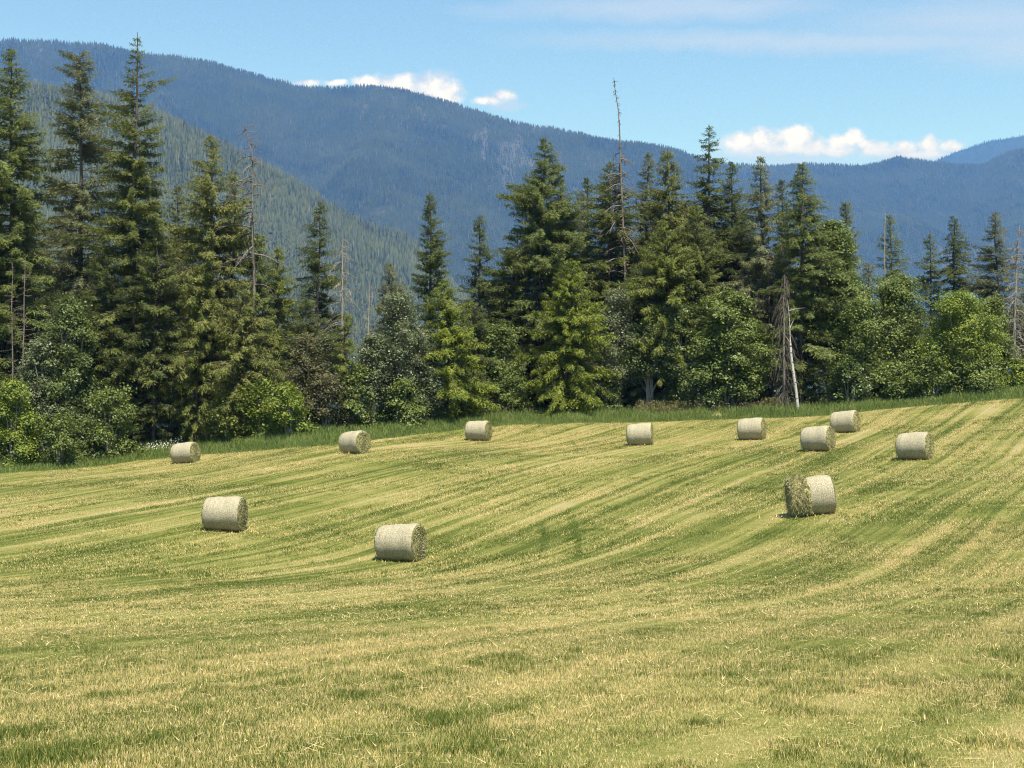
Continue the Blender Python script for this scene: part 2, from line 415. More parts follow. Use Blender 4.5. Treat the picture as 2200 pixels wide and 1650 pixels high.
def mountain(name, prof, Dr, Df, Db, zbase, amp, fsz, seed, ntrees, tree_h, tmat, rock=0.0, pw=1.15, ymax=800, forest_label=''):
    prof = np.array(prof, float)
    u = np.linspace(prof[0, 0], prof[-1, 0], 420)
    dr = np.interp(u, prof[:, 0], prof[:, 2]) if prof.shape[1] > 2 else np.full(len(u), Dr)
    top = np.interp(u, prof[:, 0], prof[:, 1])
    k = np.ones(9) / 9; top = np.convolve(np.pad(top, 4, 'edge'), k, 'valid')
    def surf(uu, t):
        """t: 0 at the foot, 1 on the ridge, above 1 down the back"""
        d_r = np.interp(uu, u, dr); zr = (CY - np.interp(uu, u, top)) / F * d_r
        d_f = Df + (d_r - Dr) * 0.6
        D = np.where(t <= 1, d_f + (d_r - d_f) * t, d_r + (Db - d_r) * (t - 1))
        x = (uu - CX) / F * D
        up = np.where(t <= 1, np.clip(t, 0, 1) ** pw, np.clip(1 - (t - 1) * 0.8, 0, 1) ** 1.2)
        z = zbase + (zr - zbase) * up
        nz = 1 - np.abs(2 * fbm(x / fsz + seed, D / fsz * 0.55 + seed, seed, 4) - 1) * 1.6
        n2 = fbm(x / (fsz * .3), D / (fsz * .3), seed + 5, 3) - 0.5
        win = np.where(t <= 1, sstep(0, 0.25, t) * (1 - sstep(0.62, 1.0, t) * 0.93), 0.1)
        jag = (fbm(x / 120, D / 120, seed + 8, 3) - 0.5) * 14
        z = z + amp * win * (nz - 0.55) + n2 * amp * 0.45 * win + jag * np.where(t <= 1, t, 1)
        return np.stack([x, D, z], -1)
    tt = np.r_[np.linspace(0, 1, 150), np.linspace(1.03, 2, 20)]
    U, T = np.meshgrid(u, tt)
    V = surf(U, T)
    def rockmask(x, y, z):
        a = fbm(x / 420 + 3, y / 420, seed + 40, 2); b = fbm(x / 26, z / 60, seed + 41, 3)
        return sstep(0.60, 0.72, a * 0.52 + b * 0.48) * rock
    rm = rockmask(V[..., 0], V[..., 1], V[..., 2])
    idx = np.arange(U.size).reshape(U.shape)
    q = np.stack([idx[:-1, :-1], idx[:-1, 1:], idx[1:, 1:], idx[1:, :-1]], -1).reshape(-1, 4)
    o = make_mesh(name, V.reshape(-1, 3), [q], m_slope, None, {'rock': rm.ravel()}, True)
    o['kind'] = 'structure'
    # trees of the far forest: one mass
    rg = rng_of(seed + 100)
    n = ntrees
    uu = rg.uniform(u[0], u[-1], n); t = rg.uniform(0.04, 1.05, n) 
    ridge_n = n // 40
    uu[:ridge_n] = rg.uniform(u[0], u[-1], ridge_n); t[:ridge_n] = rg.uniform(0.985, 1.01, ridge_n)
    p = surf(uu, t)
    rmk = rockmask(p[:, 0], p[:, 1], p[:, 2])
    py = CY - p[:, 2] / p[:, 1] * F
    ok = (py < ymax) & (rg.uniform(0, 1, n) > rmk * 0.65) & (t > 0)
    p = p[ok]; n = len(p)
    age = fbm(p[:, 0] / 160, p[:, 1] / 160, seed + 60, 3)
    h = tree_h * (0.45 + 0.75 * age) * rg.uniform(0.6, 1.35, n)
    rad = h * rg.uniform(0.11, 0.19, n)
    rv = np.clip(rg.normal(0.45, 0.24, n), 0, 0.95); dead = rg.uniform(0, 1, n) > 0.975
    rv[dead] = 1.0; rad[dead] *= 0.35
    sd = 5
    a0 = rg.uniform(0, 6.28, n)
    ang = a0[:, None] + np.arange(sd) / sd * 2 * np.pi
    cs = np.stack([np.cos(ang), np.sin(ang), np.zeros_like(ang)], -1)
    jr = rg.uniform(0.65, 1.3, (n, sd, 1))
    z3 = np.array([0, 0, 1.0])
    r1 = p[:, None] + cs * jr * rad[:, None, None] + z3 * (h * 0.05)[:, None, None]
    a1 = p + z3 * (h * 0.66)[:, None]
    r2 = p[:, None] + cs[:, ::-1] * jr * rad[:, None, None] * 0.62 + z3 * (h * 0.44)[:, None, None]
    a2 = p + z3 * h[:, None]
    VV = np.concatenate([r1, a1[:, None], r2, a2[:, None]], 1)        # n,12,3
    base = np.arange(n)[:, None, None] * 12
    i = np.arange(sd); j = (i + 1) % sd
    f1 = np.stack([i, j, np.full(sd, sd)], -1); f2 = np.stack([i + 6, j + 6, np.full(sd, 11)], -1)
    ff = (base + np.concatenate([f1, f2])[None]).reshape(-1, 3)
    fo = make_mesh('forest', VV.reshape(-1, 3), [ff], tmat, None, {'rnd': np.repeat(rv, 12)})
    fo['kind'] = 'stuff'; fo['label'] = forest_label; fo['category'] = 'forest'

mountain('mountain', [(-350, 130), (-150, 110), (0, 98), (120, 97), (220, 105), (300, 118), (420, 137), (560, 167), (640, 184), (700, 184), (780, 183), (860, 196), (1000, 238),
         (1100, 264), (1200, 282), (1300, 300), (1380, 309), (1440, 318), (1500, 346), (1560, 372), (1640, 410), (1760, 470), (1900, 560)],
         5500, 3000, 7200, -150, 250, 760, 3, 190000, 21, m_far, 0.9, 1.1, 790, 'dense conifer forest covering the tall dark blue mountain')
mountain('foothill', [(-350, 110, 2100), (-100, 150, 2150), (0, 172, 2200), (100, 194, 2250), (200, 216, 2300), (340, 254, 2350), (480, 322, 2450), (600, 388, 2500), (700, 444, 2550), (800, 496, 2600),
         (870, 524, 2650), (930, 575, 2700), (1000, 650, 2750), (1100, 720, 2800), (1250, 790, 2900), (1400, 830, 3000)],
         2500, 1150, 3000, -150, 45, 420, 13, 75000, 22, m_near_hill, 0.25, 1.25, 830, 'pale green conifer forest on the nearer sloping hillside')
mountain('mountain', [(1250, 372), (1400, 350), (1500, 352), (1640, 361), (1750, 354), (1850, 364), (1890, 355), (1930, 343), (1990, 348), (2050, 356), (2110, 355), (2140, 338), (2170, 326), (2200, 322), (2300, 306), (2500, 290)],
         6500, 3600, 8000, -150, 150, 650, 23, 120000, 20, m_far, 0.7, 1.1, 760, 'dense conifer forest on the low blue mountain behind the right hand trees')
mountain('mountain', [(1850, 400), (1950, 366), (2010, 346), (2050, 330), (2080, 320), (2130, 304), (2200, 294), (2300, 284), (2450, 280), (2600, 290)],
         9800, 7400, 11200, -150, 130, 700, 33, 30000, 21, m_far, 0.2, 1.0, 400, 'conifer forest on the farthest palest mountain')

# ------------------------------------------------------------------ trees
m_bark = bark_mat('conifer_bark', (0.055, 0.045, 0.035), (0.13, 0.11, 0.09))
m_dead = bark_mat('dead_wood', (0.16, 0.14, 0.12), (0.34, 0.31, 0.27))
m_dead2 = bark_mat('weathered_wood', (0.11, 0.09, 0.075), (0.23, 0.20, 0.17))
m_birch = bark_mat('birch_bark', (0.50, 0.48, 0.43), (0.36, 0.33, 0.29), marks=(0.06, 0.05, 0.045))
m_greybark = bark_mat('grey_bark', (0.20, 0.18, 0.15), (0.34, 0.31, 0.26))
PAL = {
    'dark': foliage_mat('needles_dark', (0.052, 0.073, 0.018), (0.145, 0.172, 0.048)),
    'fir': foliage_mat('needles_green', (0.068, 0.090, 0.019), (0.190, 0.212, 0.055)),
    'olive': foliage_mat('needles_olive', (0.076, 0.103, 0.024), (0.200, 0.236, 0.068)),
    'grey': foliage_mat('needles_grey', (0.086, 0.104, 0.042), (0.225, 0.235, 0.112), (0.15, 0.14, 0.085)),
    'brown': foliage_mat('cedar_brown', (0.092, 0.112, 0.024), (0.228, 0.240, 0.066), (0.165, 0.135, 0.055)),
    'cedar': foliage_mat('cedar_green', (0.080, 0.108, 0.018), (0.205, 0.228, 0.046)),
    'bright': foliage_mat('cedar_bright', (0.095, 0.135, 0.014), (0.240, 0.275, 0.036)),
    'leafdark': foliage_mat('leaves_dark', (0.052, 0.080, 0.019), (0.150, 0.192, 0.052), spec=0.45, rough=0.45),
    'leaf': foliage_mat('leaves_green', (0.074, 0.108, 0.021), (0.192, 0.238, 0.056), spec=0.4, rough=0.5),
    'leafbright': foliage_mat('leaves_bright', (0.095, 0.145, 0.020), (0.235, 0.285, 0.045), spec=0.35, rough=0.5),
    'silver': foliage_mat('leaves_silver', (0.075, 0.105, 0.040), (0.215, 0.240, 0.120), spec=0.5, rough=0.45),
    'dull': foliage_mat('leaves_dull', (0.080, 0.085, 0.035), (0.170, 0.160, 0.075)),
}

def trunk_line(rg, H, n=14, lean=(0, 0), wob=0.12):
    s = np.linspace(0, 1, n)
    wx = np.cumsum(rg.normal(0, wob, n)); wy = np.cumsum(rg.normal(0, wob, n))
    return np.stack([lean[0] * s + (wx - wx[0]) * s * 0.5, lean[1] * s + (wy - wy[0]) * s * 0.5, H * s], -1)

def at_h(line, z):
    return np.stack([np.interp(z, line[:, 2], line[:, 0]), np.interp(z, line[:, 2], line[:, 1]), z], -1)

def conifer_parts(seed, H, R, zb=0.06, p=0.85, droop=0.35, up=0.45, hang=0.25, dens=1.0, gap=0.25, tw=1.0, wid=1.0, top_open=0.0, dead_low=0.0, lean=(0, 0), flat_top=False, spike=0.0):
    """trunk soup and crown soup of one conifer"""
    rg = rng_of(seed)
    line = trunk_line(rg, H, lean=lean)
    T = Soup(); Cn = Soup()
    r0 = 0.0075 * H + 0.04
    s = np.linspace(0, 1, len(line))
    T.tubes(line[None], (r0 * (1 - s) ** 0.8 + 0.02)[None], 8)
    z0 = zb * H
    zs = []; z = z0
    while z < H * 0.992:
        zs.append(z)
        t = (z - z0) / (H - z0)
        z += (0.40 - 0.22 * t) * rg.uniform(0.7, 1.3) / math.sqrt(dens) * (1 + top_open * sstep(0.6, 0.8, t))
    zs = np.array(zs)
    nb = rg.integers(5, 8, len(zs))
    zz = np.repeat(zs, nb) + rg.uniform(-0.15, 0.15, nb.sum())
    B = len(zz)
    az = rg.uniform(0, 2 * np.pi, B)
    t = np.clip((zz - z0) / (H - z0), 0, 1)
    pr = (1 - t) ** (p * 0.64) * (0.60 + 0.40 * sstep(0, 0.22, t)) * (1 - 0.50 * sstep(0.72, 1.0, t))
    if flat_top: pr = np.maximum(pr, 0.34 * (t > 0.9))
    # tiers and gaps: uneven outline
    lob = fbm(az / 6.283 * 5 + 50, zz * 0.42, seed + 1, 3)
    tier = vnoise(zz * 0.55, zz * 0 + seed, seed + 3)
    L = 1.12 * R * pr * (0.28 + 1.08 * lob + 0.12 * tier + 0.08) * rg.uniform(0.66, 1.22, B) * np.where(rg.uniform(0, 1, B) > 0.955, rg.uniform(1.15, 1.45, B), 1.0)
    keep = (fbm(az / 6.283 * 5 + 9, zz * 0.45, seed + 7, 2) > gap * 0.88) | (t > 0.93)
    zz, az, t, L = zz[keep], az[keep], t[keep], L[keep]; B = len(zz)
    L = np.maximum(L, 0.22 + 0.25 * (t < 0.97))
    el = (-0.15 + up * t * 1.2 + rg.normal(0, 0.12, B))
    dp = droop * (0.4 + 0.7 * (1 - t)) * rg.uniform(0.6, 1.4, B)
    rad = np.stack([np.cos(az), np.sin(az), np.zeros(B)], -1)
    perp = np.stack([-np.sin(az), np.cos(az), np.zeros(B)], -1)
    org = at_h(line, zz)
    def bp(i, s):
        zoff = L[i] * (el[i] * s - dp[i] * s ** 2 + 0.55 * dp[i] * s ** 3)
        return org[i] + rad[i] * (L[i] * s)[:, None] + np.array([0, 0, 1.0]) * zoff[:, None]
    # limbs
    S4 = np.array([0, 0.35, 0.7, 1.0])
    I = np.arange(B)
    P = np.stack([bp(I, np.full(B, q)) for q in S4], 1)
    big = L > 0.7
    Rr = (0.008 + 0.012 * L)[:, None] * np.array([1, 0.75, 0.45, 0.15])[None]
    T.tubes(P[big], Rr[big], 3)
    # sprays
    live = rg.uniform(0, 1, B) > dead_low * (1 - t) ** 2
    nt_ = np.where(live, np.clip((L / 0.030 * dens).astype(int), 13, 110), 0)
    i = np.repeat(I, nt_)
    sN = rg.uniform(0.0, 1, len(i)) ** 0.75
    sN = 0.10 + 0.90 * sN
    side = np.where(rg.uniform(0, 1, len(i)) > 0.5, 1.0, -1.0)
    pb = bp(i, sN)
    pb[:, 2] += rg.normal(-0.02, 0.055, len(i)) * np.minimum(1.0, L[i])
    bdir = norm(bp(i, np.minimum(sN + 0.05, 1.05)) - bp(i, sN - 0.05))
    dz = np.array([0, 0, 1.0])
    td = norm(bdir * rg.uniform(0.35, 1.0, len(i))[:, None] + perp[i] * (side * rg.uniform(0.3, 1.0, len(i)))[:, None] - dz * (hang * rg.uniform(0.3, 1.9, len(i)))[:, None] + rg.normal(0, 0.18, (len(i), 3)))
    tl = np.clip(0.30 * L[i] * (1.15 - 0.75 * sN), 0.20, 0.80) * rg.uniform(0.5, 1.2, len(i)) * tw * 0.88
    bid = rg.uniform(0, 1, B)
    K = 3
    tid = rg.uniform(0, 1, len(i)) ** 1.25
    for k in range(K):
        c0 = pb + td * (tl * (k / K) * 0.9)[:, None] + rg.normal(0, 0.03, (len(i), 3))
        d = norm(td + rg.normal(0, 0.42, (len(i), 3)))
        ln = tl * rg.uniform(0.5, 0.85, len(i)) * (1.0 - 0.15 * k)
        sidev = norm(np.cross(d, dz * 0.75 + rad[i] * 0.55 + rg.normal(0, 0.55, (len(i), 3))))
        w = (0.036 + 0.066 * tl) * rg.uniform(0.7, 1.3, len(i)) * wid * (1 - 0.2 * k)
        c0[:, 2] = np.maximum(c0[:, 2], 0.25)
        tri = np.stack([c0 - sidev * (w / 2)[:, None], c0 + d * (ln * 0.45)[:, None] + sidev * (w * 0.75)[:, None] - dz * 0.02, c0 + d * ln[:, None]], 1)
        Cn.tris(tri, np.clip(0.28 * bid[i] + 0.52 * tid + 0.20 * rg.uniform(0, 1, len(i)), 0, 1))
    if spike > 0:
        pass
    return T, Cn

def leafy_parts(seed, H, R, zb=0.15, nl=9, leaf=0.135, dens=1.0, stems=3, lean=(0, 0), tall=1.0):
    """broadleaf crown of lobes made of leaf clumps, on several stems"""
    rg = rng_of(seed)
    T = Soup(); Cn = Soup()
    zc0 = zb * H
    lob = []
    nl = max(nl, int(nl * H / max(2.0 * R, 1)))
    for k in range(nl):
        t = (k + rg.uniform(0.2, 0.8)) / nl
        env = R * np.sin(np.pi * np.clip(0.16 + 0.80 * t, 0, 1)) ** 0.6 * (1.0 - 0.30 * t)
        a = k * 2.4 + rg.uniform(-0.6, 0.6); q = env * rg.uniform(0.30, 0.78)
        rr = R * rg.uniform(0.30, 0.48) * (1.05 - 0.42 * t)
        z = zc0 + (H - zc0) * (0.10 + 0.88 * t)
        z = min(z, H - rr * 0.75); z = max(z, rr * 0.6)
        lob.append((q * np.cos(a) + lean[0] * z / H, q * np.sin(a) + lean[1] * z / H, z, rr))
    lob.append((lean[0], lean[1], H - R * 0.28, R * 0.28))
    lob = np.array(lob)
    for k in range(len(lob)):
        x, y, z, rr = lob[k]
        nc = int(np.clip(46 * dens * rr ** 1.7, 10, 190))
        dv = norm(rg.normal(0, 1, (nc, 3)) + [0, 0, 0.25])
        rad = rr * rg.uniform(0.35, 1.10, nc) ** 0.6 * np.where(rg.uniform(0, 1, nc) > 0.82, rg.uniform(1.05, 1.5, nc), 1.0)
        c = np.array([x, y, z]) + dv * rad[:, None] * np.array([1, 1, 0.85])
        wq = c * 1.1 / rr
        c = c + rr * 0.75 * np.stack([vnoise(wq[:, 1], wq[:, 2], seed + 1) - 0.5, vnoise(wq[:, 0], wq[:, 2], seed + 2) - 0.5, vnoise(wq[:, 0] + 9, wq[:, 1], seed + 3) - 0.5], -1)
        c = c[c[:, 2] > 0.1]; dv = norm(c - [x, y, z]); nc = len(c)
        nlv = int(52 * dens)
        i = np.repeat(np.arange(nc), nlv)
        sz = rg.uniform(0.16, 0.34, nc)
        p = c[i] + rg.normal(0, 1, (len(i), 3)) * (sz[i])[:, None] * np.array([1, 1, 0.62])
        nrm = norm(dv[i] * 0.7 + np.array([0, 0, 0.75]) + rg.normal(0, 0.55, (len(i), 3)))
        a = norm(np.cross(nrm, rg.normal(0, 1, (len(i), 3)))); b = np.cross(nrm, a)
        l = leaf * rg.uniform(0.5, 1.5, len(i)) * rg.uniform(0.75, 1.3, nc)[i]
        a = a * (l / 2)[:, None]; b = b * (l * 0.33)[:, None]
        q = np.stack([p - a, p + b, p + a, p - b], 1)
        cl = rg.uniform(0, 1, nc)
        Cn.quads(q, np.clip(0.5 * cl[i] + 0.5 * rg.uniform(0, 1, len(i)), 0, 1))
    # stems to the lobes
    st = []
    for k in range(len(lob)):
        x, y, z, rr = lob[k]
        j = k % stems
        bx, by = 0.10 * R * np.cos(j * 2.1 + seed), 0.10 * R * np.sin(j * 2.1 + seed)
        s = np.linspace(0, 1, 7)
        w = np.cumsum(rg.normal(0, 0.05, (7, 2)), 0) * s[:, None]
        st.append(np.stack([bx + (x - bx) * s ** 1.7 + w[:, 0], by + (y - by) * s ** 1.7 + w[:, 1], z * 1.02 * s - 0.02], -1))
    st = np.array(st)
    r0 = 0.05 + 0.009 * H
    T.tubes(st, np.tile((r0 * (1 - 0.85 * np.linspace(0, 1, 7)))[None], (len(st), 1)), 6)
    return T, Cn

def snag_parts(seed, H, base_r=0.17, nbr=60, R=2.0, z0=0.2, lean=(0, 0), hook=0.0, droopy=0.3, sub=5, fine=1.0, topfree=0.0, taper=0.7):
    """bare dead trunk and its bare branches"""
    rg = rng_of(seed)
    line = trunk_line(rg, H, 22, lean, 0.05)
    s = np.linspace(0, 1, len(line))
    line[:, 0] -= hook * sstep(0.88, 1.0, s)
    if hook: line[-1, 2] -= 0.12 * abs(hook) * 3
    T = Soup(); Bn = Soup()
    T.tubes(line[None], (base_r * (1 - s) ** 0.75 + 0.018)[None], 7)
    zz = H * (z0 + (0.99 - z0) * rg.uniform(0, 1, nbr) ** 0.9)
    t = zz / H
    az = rg.uniform(0, 2 * np.pi, nbr)
    L = R * (1.05 - t) ** taper * rg.uniform(0.35, 1.15, nbr)
    L = np.where(t > 1 - topfree, np.minimum(L, 0.17), L)
    org = at_h(np.c_[line[:, :2], np.maximum.accumulate(line[:, 2])], zz)
    q = np.linspace(0, 1, 6)
    el = rg.normal(0.15, 0.25, nbr)
    dirv = np.stack([np.cos(az), np.sin(az), np.zeros(nbr)], -1)
    P = org[:, None] + dirv[:, None] * (L[:, None] * q)[..., None]
    P[..., 2] += L[:, None] * (el[:, None] * q - droopy * 1.6 * q ** 2)
    P = P + np.cumsum(rg.normal(0, 0.035, P.shape), 1) * q[None, :, None]
    Rr = (0.010 + 0.011 * L)[:, None] * (1.05 - 0.8 * q)[None] * fine
    Bn.tubes(P, Rr, 3)
    if sub:
        i = np.repeat(np.arange(nbr), sub)
        ss = rg.uniform(0.25, 0.95, len(i)); k = np.minimum((ss * 5).astype(int), 4); fr = ss * 5 - k
        p0 = P[i, k] * (1 - fr)[:, None] + P[i, k + 1] * fr[:, None]
        d = norm(dirv[i] + rg.normal(0, 0.8, (len(i), 3)) - [0, 0, droopy * 1.5])
        ln = L[i] * rg.uniform(0.12, 0.42, len(i))
        P2 = p0[:, None] + d[:, None] * (ln[:, None] * np.linspace(0, 1, 3))[..., None]
        P2[:, 2, 2] -= droopy * ln * 0.4
        Bn.tubes(P2, np.tile((0.011 * fine * np.array([1, 0.7, 0.4]))[None], (len(i), 1)), 3)
    return T, Bn

GR = {'fir': 'conifers of the forest edge', 'cedar': 'cedars of the forest edge', 'leafy': 'leafy trees of the forest edge', 'bush': 'bushes at the foot of the trees', 'snag': 'dead trees of the forest edge'}
def place(px, D):
    x = (px - CX) / F * D
    return x, D, tz1(x, D)
_seed = [100]
def base_info(px, top, hw, D):
    _seed[0] += 7
    if D < 108:
        for _ in range(3): sh = max(0.0, float(edge_y((px - CX) / F * (D + 5))) + 5.0 - 93.0)
        D = D + sh
    x, y, z = place(px, D)
    H = (CY - top) / F * D - z
    return (x, y, z), H, hw / F * D, _seed[0]

def fir(px, top, hw, D, pal, label, name='fir_tree', group='fir', **kw):
    loc, H, R, sd = base_info(px, top, hw, D)
    T, C = conifer_parts(sd, H, R, **kw)
    o = thing(name, label, 'tree', (loc[0], loc[1], loc[2] - 0.1), GR[group])
    T.build('trunk', m_bark, o, True); C.build('crown', PAL[pal], o)
    return o

def cedar(px, top, hw, D, pal, label, **kw):
    k = dict(zb=0.10, droop=0.75, up=0.55, hang=0.95, tw=1.05, wid=1.15, p=0.8, gap=0.22)
    k.update(kw)
    return fir(px, top, hw, D, pal, label, 'cedar_tree', 'cedar', **k)

def leafy(px, top, hw, D, pal, label, name='leafy_tree', cat='tree', group='leafy', bark=None, **kw):
    loc, H, R, sd = base_info(px, top, hw, D)
    T, C = leafy_parts(sd, H, R, **kw)
    o = thing(name, label, cat, (loc[0], loc[1], loc[2] - 0.05), GR[group])
    T.build('trunk' if cat == 'tree' else 'stems', bark or m_greybark, o, True); C.build('crown' if cat == 'tree' else 'foliage', PAL[pal], o)
    return o

def bush(px, top, hw, D, pal, label, **kw):
    k = dict(zb=0.02, nl=7, stems=4)
    k.update(kw)
    return leafy(px, top, hw, D, pal, label, 'bush', 'bush', 'bush', **k)

def snag(px, top, D, label, mat=None, name='dead_tree', leanpx=0, **kw):
    """px: foot of the trunk; leanpx: how far the tip stands to the right of it"""
    loc, H, R, sd = base_info(px, top, 10, D)
    T, B = snag_parts(sd, H, lean=(leanpx / F * D, 0), **kw)
    o = thing(name, label, 'dead tree', (loc[0], loc[1], loc[2] - 0.1), GR['snag'])
    T.build('trunk', mat or m_dead, o, True); B.build('branches', mat or m_dead, o)
    return o

# --- tall trees, from left to right
fir(-35, 230, 90, 96, 'fir', 'dark conifer cut by the left edge of the picture', droop=0.45, hang=0.45)
fir(25, 98, 105, 98, 'olive', 'tall olive conifer beside the left edge with a thin double top', p=0.62, droop=0.5, hang=0.5)
fir(172, 112, 100, 99, 'grey', 'tall greyish conifer with a flat broken top, second from the left', p=0.5, gap=0.36, flat_top=True, droop=0.5, hang=0.4)
fir(287, 66, 132, 96, 'fir', 'tallest dark conifer on the left with a narrow open spire against the sky', p=0.92, gap=0.27, top_open=1.2, droop=0.35, hang=0.45, dens=1.1)
fir(330, 470, 85, 94, 'dark', 'dense dark lower conifer hugging the right side of the tallest left conifer', p=0.6, hang=0.5, gap=0.2)
fir(225, 520, 75, 95, 'dark', 'dark shaded conifer between the two tallest left conifers', p=0.5, hang=0.5, gap=0.2)
fir(378, 395, 62, 100, 'grey', 'slender grey green conifer peeping out right of the tallest left conifer', p=0.7, hang=0.4)
cedar(455, 283, 118, 94, 'brown', 'tall brownish cedar with a bare trunk showing through its thin crown', p=0.72, gap=0.40, dens=0.85)
cedar(493, 362, 62, 95, 'brown', 'smaller brownish cedar leader just right of the tall brownish cedar', p=0.6, gap=0.36, dens=0.9)
cedar(420, 560, 67, 92.5, 'cedar', 'lower drooping cedar left in front of the tall brownish cedar', p=0.6)
cedar(520, 600, 84, 92, 'brown', 'lower brownish cedar skirt in front of the half dead tree', p=0.55, gap=0.26)
cedar(548, 498, 69, 95.5, 'olive', 'olive cedar growing up round the half dead bare spire', p=0.6, gap=0.3)
snag(548, 262, 95, 'bare dead spire with a hooked tip above the brownish cedars', leanpx=-4, R=4.2, nbr=64, z0=0.48, hook=0.5, droopy=0.22, base_r=0.15, fine=1.7, mat=m_dead2, taper=0.55)
cedar(598, 530, 69, 97, 'cedar', 'green cedar right of the half dead spire, its outline against the hillside', p=0.6)
fir(675, 432, 72, 99, 'dark', 'lone slender dark conifer before the pale hillside, trunk bare near the foot', zb=0.20, p=0.75, gap=0.34, droop=0.45)
fir(655, 640, 67, 97, 'dark', 'short dark conifer in front of the lone slender conifer', zb=0.12, p=0.6, gap=0.3)
snag(735, 502, 96, 'grey dead tree with fine drooping twigs before the hillside', R=2.9, nbr=110, z0=0.25, droopy=0.4, sub=7, base_r=0.13, fine=1.3)
snag(790, 600, 97, 'faint pale dead tree left of the olive cedar before the hillside', R=1.5, nbr=60, z0=0.3, droopy=0.35, base_r=0.08, fine=0.8)
cedar(737, 672, 46, 94, 'cedar', 'small green cedar at the foot of the grey dead tree', p=0.6)
cedar(838, 562, 62, 98, 'grey', 'pale olive cedar with a rounded tip left of the dark pyramid conifer', p=0.6, hang=0.8)
fir(923, 414, 66, 103, 'dark', 'dark pyramid shaped conifer standing alone above the bright left cedar', p=0.72, droop=0.1, up=0.55, gap=0.2, dens=1.15)
cedar(968, 600, 92, 93.5, 'bright', 'bright yellow green cedar left of the middle, below the dark pyramid conifer', p=0.72, gap=0.15, dens=1.1)
fir(1028, 460, 66, 101, 'dark', 'slim dark conifer with a needle like tip right of the pyramid conifer', p=0.95, droop=0.3, gap=0.2)
fir(1010, 640, 75, 97, 'dark', 'low dark conifer filling the gap right of the bright left cedar', p=0.55, gap=0.18)
fir(1160, 290, 112, 100, 'olive', 'tall broad olive conifer in the middle of the tree line', p=0.72, dens=1.15, hang=0.4, gap=0.22, droop=0.35)
fir(1212, 372, 81, 101, 'olive', 'second olive top merged into the right side of the tall middle conifer', p=0.6, hang=0.4, gap=0.2)
fir(1095, 560, 85, 102, 'dark', 'shaded conifer at the left foot of the tall middle conifer', p=0.5)
fir(1252, 408, 51, 104, 'grey', 'thin fuzzy grey green conifer right of the tall middle conifer', p=0.45, gap=0.42)
fir(1267, 378, 27, 107, 'dark', 'very narrow dark spire behind the fuzzy grey green conifer', p=0.7)
fir(1306, 345, 90, 102, 'fir', 'dark conifer with a blunt top just left of the tall bare pole', p=0.58, gap=0.22)
snag(1357, 162, 101, 'very tall leaning bare dead pole rising above the ridge into the sky', leanpx=-38, R=3.0, nbr=120, z0=0.40, hook=0.25, droopy=0.35, base_r=0.135, topfree=0.23, fine=2.0, taper=0.5, mat=m_dead2)
cedar(1215, 552, 98, 93, 'bright', 'largest bright green cedar, reaching the grass in the middle of the tree line', p=0.78, gap=0.13, dens=1.15)
fir(1392, 322, 61, 103, 'grey', 'pale narrow conifer just right of the tall bare pole', p=0.6, gap=0.3)
cedar(1438, 316, 81, 100, 'brown', 'brown topped narrow cedar right of the pale narrow conifer', p=0.55, gap=0.2)
cedar(1440, 470, 107, 96.5, 'cedar', 'broad green cedar below the brown topped cedar', p=0.55, gap=0.18)
fir(1385, 560, 76, 97.5, 'olive', 'olive conifer in front of the foot of the tall bare pole', p=0.55, hang=0.5)
fir(1523, 262, 112, 102, 'dark', 'tall open dark conifer with tiered branches against the sky right of the middle', p=0.8, gap=0.30, up=0.3, top_open=0.5)
fir(1572, 345, 61, 103, 'dark', 'dark side top on the right of the tall open conifer', p=0.6, gap=0.25)
fir(1500, 440, 81, 98, 'fir', 'green conifer in front of the tall open conifer', p=0.6, hang=0.5)
fir(1635, 334, 81, 100, 'grey', 'pale grey green conifer with drooping boughs and a thin curly top', p=0.62, gap=0.32, droop=0.7, hang=0.9)
fir(1580, 480, 73, 101, 'dark', 'dark shaded conifer between the tall open and the pale drooping conifer', p=0.5)
fir(1679, 384, 34, 106, 'dark', 'little thin conifer top between the pale drooping and the yellowish conifer', p=0.7)
fir(1722, 344, 88, 97.5, 'olive', 'yellowish conifer with stiff tiers standing behind the white birch trunk', p=0.62, up=0.25, droop=0.3, gap=0.25, dens=1.1)
fir(1660, 560, 67, 98, 'grey', 'lower grey conifer left of the yellowish conifer', p=0.5, gap=0.3, droop=0.6, hang=0.6)
fir(1824, 430, 42, 106, 'fir', 'small dark conifer tip rising behind the rounded leafy tree', p=0.7, up=0.7, droop=0.1)
fir(1866, 560, 29, 110, 'grey', 'small faint conifer behind the right side of the rounded leafy tree', p=0.7)
fir(1916, 460, 51, 112, 'olive', 'olive conifer tip with a dead white spire beside it', p=0.75)
snag(1899, 455, 111, 'thin white dead spire beside the olive conifer tip', mat=m_greybark, R=0.5, nbr=40, z0=0.4, base_r=0.07, droopy=0.2)
fir(1998, 500, 48, 115, 'fir', 'shorter of two neighbouring conifers standing clear against the blue mountain', p=0.7, up=0.3)
fir(2048, 459, 57, 112, 'dark', 'taller of two neighbouring conifers, tiered and dark against the blue mountain', p=0.65, up=0.1, gap=0.34, droop=0.4)
fir(2146, 452, 66, 110, 'grey', 'rightmost tall grey green conifer against the blue mountain', p=0.72, gap=0.25)
fir(2212, 480, 50, 112, 'olive', 'conifer cut by the right edge of the picture', p=0.6)
snag(2176, 480, 97, 'grey bare dead tree near the right edge with twiggy branches', leanpx=8, R=2.4, nbr=130, z0=0.2, droopy=0.35, sub=7, base_r=0.14, fine=1.3)
snag(30, 560, 93.5, 'left of two thin bare grey poles near the left edge', leanpx=-8, R=1.3, nbr=44, z0=0.3, droopy=0.1, base_r=0.05, sub=4, mat=m_dead2)
